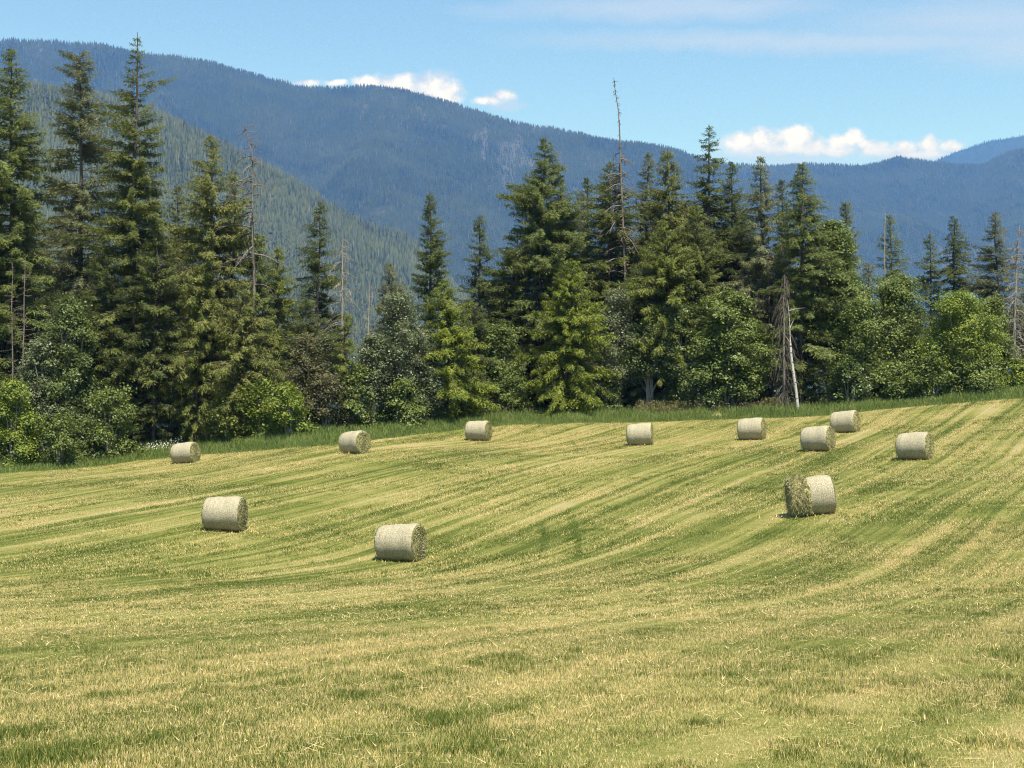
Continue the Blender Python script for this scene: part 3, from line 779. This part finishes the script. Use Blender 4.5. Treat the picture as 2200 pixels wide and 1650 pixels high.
snag(46, 552, 93, 'right of two thin bare grey poles near the left edge', leanpx=6, R=1.7, nbr=60, z0=0.3, droopy=0.12, base_r=0.06, sub=4, mat=m_dead2)
snag(1684, 585, 92.5, 'grey dead conifer hung with drooping twigs left of the white birch trunk', R=1.35, nbr=120, z0=0.05, droopy=1.4, sub=6, base_r=0.10, fine=0.75, mat=m_dead2, taper=0.35)
# shaded trees deeper in the wood
k = 0
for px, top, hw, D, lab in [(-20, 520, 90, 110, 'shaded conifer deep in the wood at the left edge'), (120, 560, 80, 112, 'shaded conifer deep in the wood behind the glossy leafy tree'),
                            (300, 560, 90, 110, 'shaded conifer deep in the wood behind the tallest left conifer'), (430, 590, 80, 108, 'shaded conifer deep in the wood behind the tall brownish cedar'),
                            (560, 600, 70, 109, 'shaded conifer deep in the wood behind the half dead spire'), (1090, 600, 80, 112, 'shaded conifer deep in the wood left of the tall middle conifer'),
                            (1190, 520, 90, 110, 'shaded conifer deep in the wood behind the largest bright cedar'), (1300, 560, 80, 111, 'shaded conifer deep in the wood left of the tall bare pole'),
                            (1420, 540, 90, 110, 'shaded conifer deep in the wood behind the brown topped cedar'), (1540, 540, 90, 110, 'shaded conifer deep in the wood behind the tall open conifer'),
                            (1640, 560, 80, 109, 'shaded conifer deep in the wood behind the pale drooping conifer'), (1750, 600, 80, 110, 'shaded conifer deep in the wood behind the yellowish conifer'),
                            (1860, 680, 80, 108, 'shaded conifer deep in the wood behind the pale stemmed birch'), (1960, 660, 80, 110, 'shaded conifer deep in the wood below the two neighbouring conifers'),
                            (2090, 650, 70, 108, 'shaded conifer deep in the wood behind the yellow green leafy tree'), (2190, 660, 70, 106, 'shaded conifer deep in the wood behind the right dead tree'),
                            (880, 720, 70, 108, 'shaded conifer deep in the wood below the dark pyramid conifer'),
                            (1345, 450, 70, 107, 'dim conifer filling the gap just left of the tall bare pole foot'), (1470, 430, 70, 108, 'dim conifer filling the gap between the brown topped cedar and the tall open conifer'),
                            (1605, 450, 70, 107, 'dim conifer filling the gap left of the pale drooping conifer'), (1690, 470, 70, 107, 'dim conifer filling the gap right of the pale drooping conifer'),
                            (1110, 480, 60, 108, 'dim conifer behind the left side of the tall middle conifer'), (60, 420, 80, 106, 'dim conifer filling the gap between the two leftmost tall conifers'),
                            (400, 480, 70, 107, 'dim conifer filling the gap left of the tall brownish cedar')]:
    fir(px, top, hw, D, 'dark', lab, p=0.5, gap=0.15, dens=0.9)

# --- leafy trees and bushes
leafy(150, 640, 78, 92, 'leafdark', 'glossy dark leafy tree near the left edge below the greyish conifer', nl=12)
leafy(95, 730, 60, 91, 'silver', 'leafy tree with shiny pale leaves left of the glossy dark leafy tree', nl=9)
bush(28, 818, 66, 88, 'leafbright', 'bright green rounded bush in the left corner of the tree line', nl=9)
bush(-50, 840, 60, 88, 'leafbright', 'bright bush cut by the left edge of the picture')
bush(132, 898, 48, 87.5, 'leaf', 'low green bush right of the bright left corner bush')
bush(235, 835, 72, 90, 'leaf', 'broad leafy bush below the tallest left conifer', nl=9)
bush(180, 900, 50, 89, 'leafdark', 'dark low bush between the broad left bush and the low green bush')
bush(620, 828, 58, 90.5, 'leafbright', 'rounded bright green bush left of the second bale from the left', nl=8, dens=1.1)
bush(560, 815, 50, 91.5, 'leafbright', 'yellow green bush left behind the rounded bright bush')
bush(495, 840, 60, 91, 'cedar', 'low green bush under the brownish cedars', leaf=0.15)
leafy(660, 720, 60, 93.5, 'dull', 'dull brownish willow like tree right of the brownish cedars', leaf=0.12)
bush(700, 800, 62, 93, 'dull', 'dull brownish twiggy bush under the grey dead tree', leaf=0.12)
bush(765, 790, 50, 94, 'leaf', 'green bush right of the dull twiggy bush')
leafy(700, 720, 45, 95, 'silver', 'slender pale sapling in front of the lone slender conifer', zb=0.3, leaf=0.13)
leafy(858, 628, 55, 95, 'silver', 'silvery aspen with thin pale stems left of the bright left cedar', zb=0.25, leaf=0.12, nl=11)
leafy(800, 720, 50, 95.5, 'silver', 'thin silvery sapling clump left of the silvery aspen', zb=0.3, leaf=0.13)
leafy(905, 725, 62, 94, 'silver', 'rounded silvery leafy tree touching the left side of the bright left cedar', zb=0.1, leaf=0.12)
bush(860, 805, 60, 94, 'leaf', 'green bush at the foot of the silvery aspen')
bush(1010, 830, 42, 93, 'bright', 'bright low bush right below the bright left cedar')
leafy(1078, 700, 62, 96, 'leaf', 'mid green leafy tree between the two bright cedars', nl=10)
bush(1085, 810, 55, 94.5, 'leaf', 'green bush at the foot of the leafy tree between the two bright cedars')
leafy(1325, 622, 58, 96, 'silver', 'greyish aspen right of the largest bright cedar', nl=11, leaf=0.12, zb=0.2)
leafy(1395, 690, 75, 95.5, 'leafdark', 'dark leafy tree overhanging a black gap in the tree line', zb=0.34, nl=10)
leafy(1470, 650, 66, 95, 'leafdark', 'dark leafy tree left of the big round maple', nl=10)
leafy(1568, 628, 100, 94, 'leaf', 'big round dark green maple left of the dead drooping conifer', zb=0.06, nl=16, leaf=0.16, dens=1.1)
bush(1500, 800, 55, 93.2, 'leafdark', 'dark bush at the left foot of the big round maple')
leafy(1790, 478, 84, 98.5, 'leaf', 'tall rounded leafy tree right of the yellowish conifer', nl=15, leaf=0.15)
leafy(1848, 645, 80, 94.5, 'leaf', 'broad green leafy tree below the tall rounded leafy tree', zb=0.08, nl=12, leaf=0.125)
leafy(1925, 590, 88, 96, 'leaf', 'pale stemmed birch with airy leaves right of the middle right bushes', nl=13, leaf=0.13, bark=m_birch, stems=2)
bush(1830, 770, 66, 92.8, 'leafdark', 'dark bush right of the white birch trunk')
bush(1920, 780, 70, 92.8, 'leaf', 'green bush below the pale stemmed birch')
leafy(2065, 628, 98, 94.5, 'leafbright', 'yellow green leafy tree near the right edge', zb=0.05, nl=14, leaf=0.12)
leafy(2130, 640, 55, 96.5, 'olive', 'olive leafy tree between the yellow green tree and the right dead tree', nl=8)
bush(2010, 760, 60, 92.6, 'leaf', 'green bush at the left foot of the yellow green leafy tree')
bush(2105, 770, 58, 93, 'leaf', 'green bush at the right foot of the yellow green leafy tree')
bush(2195, 775, 40, 94.5, 'leafbright', 'bright bush at the right edge of the picture', dens=1.0)
bush(2280, 740, 70, 95, 'leaf', 'green bush just past the right edge')
bush(1250, 830, 48, 92.6, 'bright', 'bright low growth at the right foot of the largest bright cedar')
bush(1300, 800, 40, 94.5, 'leafdark', 'dark bush right behind the largest bright cedar')

# --- leaning white birch trunk
loc, H, R, sd = base_info(1715, 640, 10, 91.6)
rg = rng_of(sd)
o = thing('birch_trunk', 'leaning white birch trunk with few bare limbs at the field edge', 'dead tree', (loc[0], loc[1], loc[2] - 0.1), GR['snag'])
s = np.linspace(0, 1, 16)
line = np.stack([-0.76 * s ** 0.85 + 0.05 * np.sin(s * 9), 0.1 * s, H * s], -1)
T = Soup(); T.tubes(line[None], (0.105 * (1 - s) ** 0.5 + 0.012)[None] * np.where(s < 0.62, 1, 0.45)[None], 9)
T.build('trunk', m_birch, o, True)
B = Soup()
for z0, dx, dz in [(0.90, 1.3, 0.45), (0.62, -0.5, 0.9), (0.30, 0.45, -0.3), (0.75, 0.4, 0.8)]:
    q = np.linspace(0, 1, 6); b0 = at_h(line, np.array([z0 * H]))[0]
    B = Soup(); B.tubes((b0 + np.stack([dx * q, 0.3 * q, dz * q - 0.35 * abs(dx) * q ** 2 * 0.5], -1))[None], (0.04 * (1.1 - q))[None], 5)
    B.build('branch', m_greybark, o)

# ------------------------------------------------------------------ hay bales
def hay_mat(name, net):
    m, nt = material(name)
    tc = nt.n('ShaderNodeTexCoord').outputs['Object']
    if net:
        mp = nt.n('ShaderNodeVectorMath', {'operation': 'MULTIPLY'}, i0=tc, i1=(25, 17, 17)).outputs[0]
        n = nt.noise(mp, 1.6, 4.0, 0.75)
        ringv = nt.noise(nt.n('ShaderNodeVectorMath', {'operation': 'MULTIPLY'}, i0=tc, i1=(30, 1.2, 1.2)).outputs[0], 1.0, 3.0, 0.6)
        c = nt.ramp(nt.m('ADD', nt.m('MULTIPLY', n, 0.85), nt.m('MULTIPLY', ringv, 0.15)), [(0.37, (0.14, 0.12, 0.06)), (0.50, (0.30, 0.272, 0.185)), (0.63, (0.45, 0.42, 0.325))])
        b = nt.n('ShaderNodeBump', Height=n, Strength=0.5, Distance=0.02).outputs[0]
    else:
        n = nt.noise(tc, 22.0, 4.0, 0.7)
        r = nt.n('ShaderNodeAttribute', {'attribute_name': 'rnd'}).outputs['Fac']
        c = nt.ramp(nt.m('ADD', nt.m('MULTIPLY', n, 0.6), nt.m('MULTIPLY', r, 0.4)), [(0.30, (0.10, 0.095, 0.035)), (0.5, (0.28, 0.26, 0.11)), (0.70, (0.46, 0.42, 0.22))])
        b = nt.n('ShaderNodeBump', Height=n, Strength=0.9, Distance=0.04).outputs[0]
    out_diffuse(nt, c, 0.85, 0.15, b)
    return m
m_net = hay_mat('net_wrapped_hay', True)
m_hay = hay_mat('bare_hay', False)

def straws(rg, P, N, n_len, wid, spread):
    """thin loose straws growing from points P along N"""
    n = len(P)
    d = norm(N * rg.uniform(0.05, 0.8, n)[:, None] + rg.normal(0, spread, (n, 3)))
    s = norm(np.cross(d, rg.normal(0, 1, (n, 3)))) * wid
    e = P + d * (n_len * rg.uniform(0.4, 1.2, n))[:, None]
    return np.stack([P - s, P + s, e], 1)

def bale_mesh_parts(seed, Rd, Ln, torn):
    rg = rng_of(seed)
    nu, nv = 64, 22
    a = np.arange(nu) / nu * 2 * np.pi
    xx = np.linspace(-1, 1, nv)
    edge = 1 - 0.075 * np.abs(xx) ** 9
    r_of = Rd * (1 + 0.035 * xx) * edge * (1 + 0.012 * np.cos(xx * 7 + seed))
    A, Xg = np.meshgrid(a, xx)
    Rg = r_of[:, None] * (1 + 0.02 * (fbm(np.cos(A) * 1.6 + 9 + Xg, np.sin(A) * 1.6 + 4, seed, 3) - 0.5) * 2)
    # flattened where it rests
    Y = np.cos(A) * Rg; Z = np.sin(A) * Rg
    Z = np.maximum(Z, -Rd * 0.955)
    V = np.stack([Xg * Ln / 2, Y, Z], -1)
    idx = np.arange(nv * nu).reshape(nv, nu); nx = np.roll(idx, -1, 1)
    q = np.stack([idx[:-1], nx[:-1], nx[1:], idx[1:]], -1).reshape(-1, 4)
    wrap = Soup(); wrap.add(V.reshape(-1, 3), q)
    fr = rg.integers(0, 2, 900)
    ends = []
    for sgn in (-1, 1):
        E = Soup()
        ring = V[0 if sgn < 0 else -1]
        rings = []
        K = 26
        for k in range(K + 1):
            f = 1 - k / K
            spi = 0.030 * np.sin((1 - f) * 60 + a + rg.uniform(-0.3, 0.3, nu)) * (k > 0) + rg.normal(0, 0.012, nu) * (k > 0)
            p = ring * [1, f, f]
            p[:, 0] = sgn * (Ln / 2 + 0.06 * (1 - f) ** 0.5 + spi)
            rings.append(p)
        R_ = np.array(rings); id2 = np.arange((K + 1) * nu).reshape(K + 1, nu); n2 = np.roll(id2, -1, 1)
        E.add(R_.reshape(-1, 3), np.stack([id2[:-1], n2[:-1], n2[1:], id2[1:]], -1).reshape(-1, 4), rg.uniform(0, 1, (K + 1) * nu))
        n = 900
        rr = Rd * np.sqrt(rg.uniform(0, 1, n)) * 0.97; aa = rg.uniform(0, 2 * np.pi, n)
        P = np.stack([np.full(n, sgn * (Ln / 2 + 0.02)), np.cos(aa) * rr, np.maximum(np.sin(aa) * rr, -Rd * 0.93)], -1)
        tang = np.stack([np.zeros(n), -np.sin(aa), np.cos(aa)], -1)
        E.tris(straws(rg, P, norm(tang * 1.2 + [sgn * 0.35, 0, 0]), 0.18, 0.006, 0.3), rg.uniform(0.2, 1.0, n))
        ends.append(E)
    loose = None
    if torn:
        loose = Soup()
        nu2, nv2 = 64, 12
        xx2 = np.linspace(-1.0, -0.10, nv2)
        A2, X2 = np.meshgrid(a, xx2)
        lump = fbm(A2 * 2.2, X2 * 6, seed + 3, 4)
        cov = sstep(-0.10, -0.32, X2 + 0.22 * (fbm(A2 * 1.7, X2 * 0, seed + 4, 3) - 0.5))
        R2 = Rd * (0.975 + cov * (0.030 + 0.045 * lump))
        V2 = np.stack([X2 * Ln / 2 * 1.02, np.cos(A2) * R2, np.maximum(np.sin(A2) * R2, -Rd * 0.95)], -1)
        id2 = np.arange(nv2 * nu2).reshape(nv2, nu2); n2 = np.roll(id2, -1, 1)
        loose.add(V2.reshape(-1, 3), np.stack([id2[:-1], n2[:-1], n2[1:], id2[1:]], -1).reshape(-1, 4), rg.uniform(0, 1, nv2 * nu2))
        n = 5200
        xx3 = rg.uniform(-1.03, -0.22, n) + rg.normal(0, 0.06, n); aa = rg.uniform(0, 2 * np.pi, n)
        P = np.stack([xx3 * Ln / 2, np.cos(aa) * Rd * 1.03, np.maximum(np.sin(aa) * Rd * 1.03, -Rd * 0.94)], -1)
        N = np.stack([0 * aa, np.cos(aa), np.sin(aa)], -1)
        tang = np.stack([rg.normal(0, 0.4, n), np.sin(aa) * np.sign(np.cos(aa) + 1e-6), -np.abs(np.cos(aa)) - 0.2], -1)
        loose.tris(straws(rg, P, norm(N * 0.35 + tang), 0.20, 0.0075, 0.35), rg.uniform(0.2, 1.1, n))
    # fringe of straws along the end rims
    n = 420
    aa = rg.uniform(0, 2 * np.pi, n); sg = rg.choice([-1, 1], n)
    return wrap, ends, loose

BL = ['hay bale farthest left, beside white daisies at the tall grass', 'hay bale turned to show most of its round end, near the left grass border',
      'small looking bale before the tall grass, left of the picture centre', 'bale seen square on its side with no round end showing',
      'bale left of the overlapping pair, close to the birch trunk', 'front bale of the overlapping pair on the right',
      'rear bale of the overlapping pair on the right', 'rightmost bale, standing alone on the striped slope',
      'torn bale with loose hay spilling from its left half', 'bale on the left in the open field, second nearest row',
      'nearest and largest looking bale, left of the middle foreground']
for i, (px, py, hp, D, psi) in enumerate(BALES):
    Rd = hp * 0.985 / F * D / 2; Ln = (1.40 if i != 10 else 1.45)
    if i == 8: Ln = 1.42
    x, y, z = place(px, D + Rd * 0.3)
    beta = math.atan((px - CX) / F)
    phi = math.radians(psi) + beta
    ax = np.array([math.cos(phi), -math.sin(phi)])
    zl, zr = tz1(x - ax[0] * 0.6, y - ax[1] * 0.6), tz1(x + ax[0] * 0.6, y + ax[1] * 0.6)
    slope = math.atan2(zr - zl, 1.2)
    tilt = -(slope * 0.8 + 0.035)
    o = thing('hay_bale', BL[i], 'hay bale', (x, y, z + Rd * 0.94), 'round hay bales lying on the mown field', (0, tilt, -phi))
    wrap, ends, loose = bale_mesh_parts(500 + i * 11, Rd, Ln, i == 8)
    wrap.build('net_wrap', m_net, o, True)
    for E in ends: E.build('bale_end', m_hay, o)
    if loose: loose.build('loose_hay', m_hay, o)['label'] = 'bare hay bulging where the net is torn away'

# leftover heap of hay by the weeds
D = min(hit(1541, 899, 60), 97); x, y, z = place(1541, D)
H = Soup(); rg = rng_of(77)
a = np.arange(28) / 28 * 2 * np.pi
rows = []
for k in range(8):
    f = math.cos(k / 7 * math.pi / 2); zz = 0.34 * math.sin(k / 7 * math.pi / 2)
    rows.append(np.stack([0.42 * f * np.cos(a) * rg.uniform(0.9, 1.1, 28), 0.3 * f * np.sin(a), np.full(28, zz) + rg.normal(0, 0.02, 28)], -1))
V = np.array(rows); idx = np.arange(8 * 28).reshape(8, 28); nx = np.roll(idx, -1, 1)
H.add(V.reshape(-1, 3), np.stack([idx[:-1], nx[:-1], nx[1:], idx[1:]], -1).reshape(-1, 4), rg.uniform(0, 1, 224))
P = V.reshape(-1, 3)[rg.integers(0, 224, 700)]
H.tris(straws(rg, P, norm(P + [0, 0, 0.1]), 0.16, 0.006, 0.5), rg.uniform(0.2, 1, 700))
o = H.build('hay_heap', m_hay); o.location = (x, y, z); o['label'] = 'small leftover heap of hay at the edge of the tall grass'; o['category'] = 'hay heap'

# white daisies by the leftmost bale
m_daisy, nt = material('daisy_petals'); out_diffuse(nt, (0.78, 0.78, 0.72), 0.7, 0.2)
Ds = Soup(); rg = rng_of(91)
n = 230
px = np.clip(rg.normal(322, 22, n), 262, 365); dd = rg.uniform(0.2, 3.2, n)
X = (px - CX) / F * 88; Y = edge_y(X) + dd
ok = fbm(X * 1.1, Y * 1.1, 92, 2) > 0.45; X, Y = X[ok], Y[ok]; n = len(X)
c = np.stack([X, Y, tz(X, Y) + rg.uniform(0.55, 0.85, n)], -1)
t1 = norm(rg.normal(0, 1, (n, 3)) * [1, 1, 0.4]); nn = norm(np.array([0.1, -0.5, 0.8]) + rg.normal(0, 0.2, (n, 3))); t2 = np.cross(nn, t1)
for k in range(5):
    b0, b1 = k * 1.2566, (k + 0.8) * 1.2566
    Ds.tris(np.stack([c, c + (t1 * math.cos(b0) + t2 * math.sin(b0)) * 0.022, c + (t1 * math.cos(b1) + t2 * math.sin(b1)) * 0.022], 1), np.ones(n))
o = Ds.build('daisies', m_daisy); o['kind'] = 'stuff'; o['label'] = 'white daisies in the tall grass left of the leftmost bale'; o['category'] = 'flowers'

# ------------------------------------------------------------------ haze
m_haze = bpy.data.materials.new('haze_air'); m_haze.use_nodes = True
nt = NT(m_haze.node_tree)
pv = nt.n('ShaderNodeVolumePrincipled')
pv.inputs['Color'].default_value = (0.105, 0.305, 0.95, 1)
pv.inputs['Density'].default_value = 0.93e-4
pv.inputs['Absorption Color'].default_value = (1, 1, 1, 1)
nt.t.links.new(pv.outputs[0], nt.n('ShaderNodeOutputMaterial').inputs['Volume'])
x0, x1, y0, y1, z0, z1 = -7000, 7000, -700, 11600, float(GZ.min()) - 1.5, 1960
x0 = min(x0, xs[0] - 10); x1 = max(x1, xs[-1] + 10); y0 = min(y0, ys[0] - 10); y1 = max(y1, ys[-1] + 10)
V = np.array([(x, y, z) for z in (z0, z1) for y in (y0, y1) for x in (x0, x1)])
fc = np.array([(0, 2, 3, 1), (4, 5, 7, 6), (0, 1, 5, 4), (2, 6, 7, 3), (0, 4, 6, 2), (1, 3, 7, 5)])
o = make_mesh('haze', V, [fc], m_haze); o['kind'] = 'stuff'

# ------------------------------------------------------------------ sky and sun
sdir = np.array([math.sin(SUN_BACK) * math.cos(SUN_EL), -math.cos(SUN_BACK) * math.cos(SUN_EL), math.sin(SUN_EL)])
w = bpy.data.worlds.new('World'); scene.world = w; w.use_nodes = True
nt = NT(w.node_tree)
sky = nt.n('ShaderNodeTexSky', {'sky_type': 'NISHITA', 'sun_disc': False, 'sun_elevation': SUN_EL, 'sun_rotation': math.atan2(sdir[0], sdir[1]),
                                'altitude': 500.0, 'air_density': 1.0, 'dust_density': 0.6, 'ozone_density': 1.0})
g = nt.n('ShaderNodeTexCoord').outputs['Generated']
sx = nt.n('ShaderNodeSeparateXYZ', i0=g)
yy = nt.m('MAXIMUM', sx.outputs[1], 0.05)
u = nt.m('DIVIDE', sx.outputs[0], yy); v = nt.m('DIVIDE', sx.outputs[2], yy)      # direction, as tangents of bearing and height
wv = nt.n('ShaderNodeTexNoise', Vector=nt.comb(u, v), Scale=38.0, Detail=4.0).outputs[1]
uv = nt.comb(u, v)
sw = nt.n('ShaderNodeSeparateXYZ', i0=wv)
u0, v0 = u, v
u = nt.m('ADD', u, nt.m('MULTIPLY', nt.m('SUBTRACT', sw.outputs[0], 0.5), 0.014)); v = nt.m('ADD', v, nt.m('MULTIPLY', nt.m('SUBTRACT', sw.outputs[1], 0.5), 0.012))
fine = nt.m('SUBTRACT', nt.noise(uv, 55.0, 6.0, 0.62), 0.5)
mid = nt.m('SUBTRACT', nt.noise(uv, 24.0, 4.0, 0.6), 0.5)
def blob(px, py, a, b):
    du = nt.m('DIVIDE', nt.m('SUBTRACT', u, (px - CX) / F), a / F)
    dv = nt.m('DIVIDE', nt.m('SUBTRACT', v, (CY - py) / F), b / F)
    return nt.m('SUBTRACT', 1.0, nt.m('SQRT', nt.m('ADD', nt.m('MULTIPLY', du, du), nt.m('MULTIPLY', dv, dv))))
def blobs(lst):
    acc = None
    for t in lst:
        b = blob(*t); acc = b if acc is None else nt.m('SMOOTH_MAX', acc, b, 0.15)
    return acc
cum = blobs([(655, 178, 32, 12), (722, 180, 34, 9), (802, 176, 46, 20), (850, 180, 76, 29), (915, 186, 76, 29), (962, 198, 46, 30),
             (1080, 206, 46, 18), (1050, 216, 40, 14),
             (1592, 306, 44, 26), (1645, 300, 62, 34), (1705, 296, 62, 32), (1745, 305, 38, 26), (1800, 305, 44, 22), (1836, 300, 36, 22), (1640, 318, 98, 24), (1735, 318, 84, 22),
             (1868, 316, 50, 18), (1790, 322, 80, 16), (1885, 326, 58, 16), (1945, 318, 40, 20), (2000, 312, 42, 24), (2048, 314, 36, 20), (1970, 332, 100, 12)])
cd = nt.mrange(nt.m('ADD', nt.m('ADD', cum, nt.m('MULTIPLY', fine, 1.15)), nt.m('MULTIPLY', mid, 0.6)), 0.0, 0.52)
low = blobs([(1690, 340, 210, 34), (1960, 340, 190, 26), (900, 205, 110, 20), (1090, 226, 60, 14), (930, 168, 60, 18)])
ld = nt.m('MULTIPLY', nt.mrange(nt.m('ADD', low, nt.m('MULTIPLY', mid, 0.9)), 0.0, 0.7), 0.75)
# thin high streaks
st = nt.noise(nt.comb(nt.m('MULTIPLY', u, 3.2), nt.m('MULTIPLY', nt.m('SUBTRACT', v, nt.m('MULTIPLY', u, 0.02)), 24.0), 3.0), 1.0, 4.0, 0.55)
band = blobs([(1750, 88, 720, 34), (1500, 18, 480, 40), (2100, 40, 520, 62), (1900, -60, 900, 60), (2300, 100, 400, 60)])
cir = nt.m('MULTIPLY', nt.mrange(nt.m('ADD', band, nt.m('MULTIPLY', nt.m('SUBTRACT', st, 0.5), 1.5)), -0.05, 0.75), 0.62)
front = nt.mrange(sx.outputs[1], 0.1, 0.3)
shade = nt.mrange(nt.m('ADD', nt.m('ADD', nt.m('MULTIPLY', cum, 0.5), nt.m('MULTIPLY', fine, 2.4)), nt.m('MULTIPLY', mid, 1.6)), -0.12, 0.50)
shade = nt.m('MULTIPLY', shade, nt.mrange(v0, (CY - 338) / F, (CY - 300) / F, 0.35, 1.0))
CS = 8.0
skyc = nt.n('ShaderNodeVectorMath', {'operation': 'MULTIPLY'}, i0=sky.outputs[0], i1=(0.90, 1.05, 1.08)).outputs[0]
skyc = nt.mix(nt.m('MULTIPLY', cir, front), skyc, (0.44 * CS, 0.51 * CS, 0.64 * CS))
skyc = nt.mix(nt.m('MULTIPLY', ld, front), skyc, (0.40 * CS, 0.50 * CS, 0.68 * CS))
ccol = nt.mix(shade, (0.47 * CS, 0.52 * CS, 0.63 * CS), (0.84 * CS, 0.81 * CS, 0.79 * CS))
skyc = nt.mix(nt.m('MULTIPLY', cd, front), skyc, ccol)
bg = nt.n('ShaderNodeBackground', Color=skyc, Strength=0.084)
nt.t.links.new(bg.outputs[0], nt.n('ShaderNodeOutputWorld').inputs[0])

sun = bpy.data.lights.new('sun', 'SUN'); sun.energy = 4.8; sun.angle = math.radians(0.53); sun.color = (1.0, 0.95, 0.87)
so = bpy.data.objects.new('sun', sun); col.objects.link(so)
import mathutils
so.rotation_euler = mathutils.Vector(sdir).to_track_quat('Z', 'Y').to_euler()
so.location = (30, -40, 60)

# ------------------------------------------------------------------ camera
cam = bpy.data.cameras.new('camera'); co = bpy.data.objects.new('camera', cam); col.objects.link(co)
cam.sensor_width = 36; cam.lens = 36 * F / 2200; cam.clip_start = 0.1; cam.clip_end = 40000
co.rotation_euler = (math.radians(90), 0, 0)
scene.camera = co

scene.view_settings.view_transform = 'Standard'; scene.view_settings.look = 'None'
scene.view_settings.exposure = 1.0; scene.view_settings.gamma = 1.0
scene.render.engine = 'CYCLES'
cy = scene.cycles
cy.max_bounces = 5; cy.diffuse_bounces = 3; cy.glossy_bounces = 1; cy.transmission_bounces = 2; cy.transparent_max_bounces = 4; cy.volume_bounces = 0
cy.use_denoising = True; cy.denoiser = 'OPENIMAGEDENOISE'; cy.denoising_prefilter = 'NONE'; cy.filter_width = 1.1; cy.use_adaptive_sampling = False
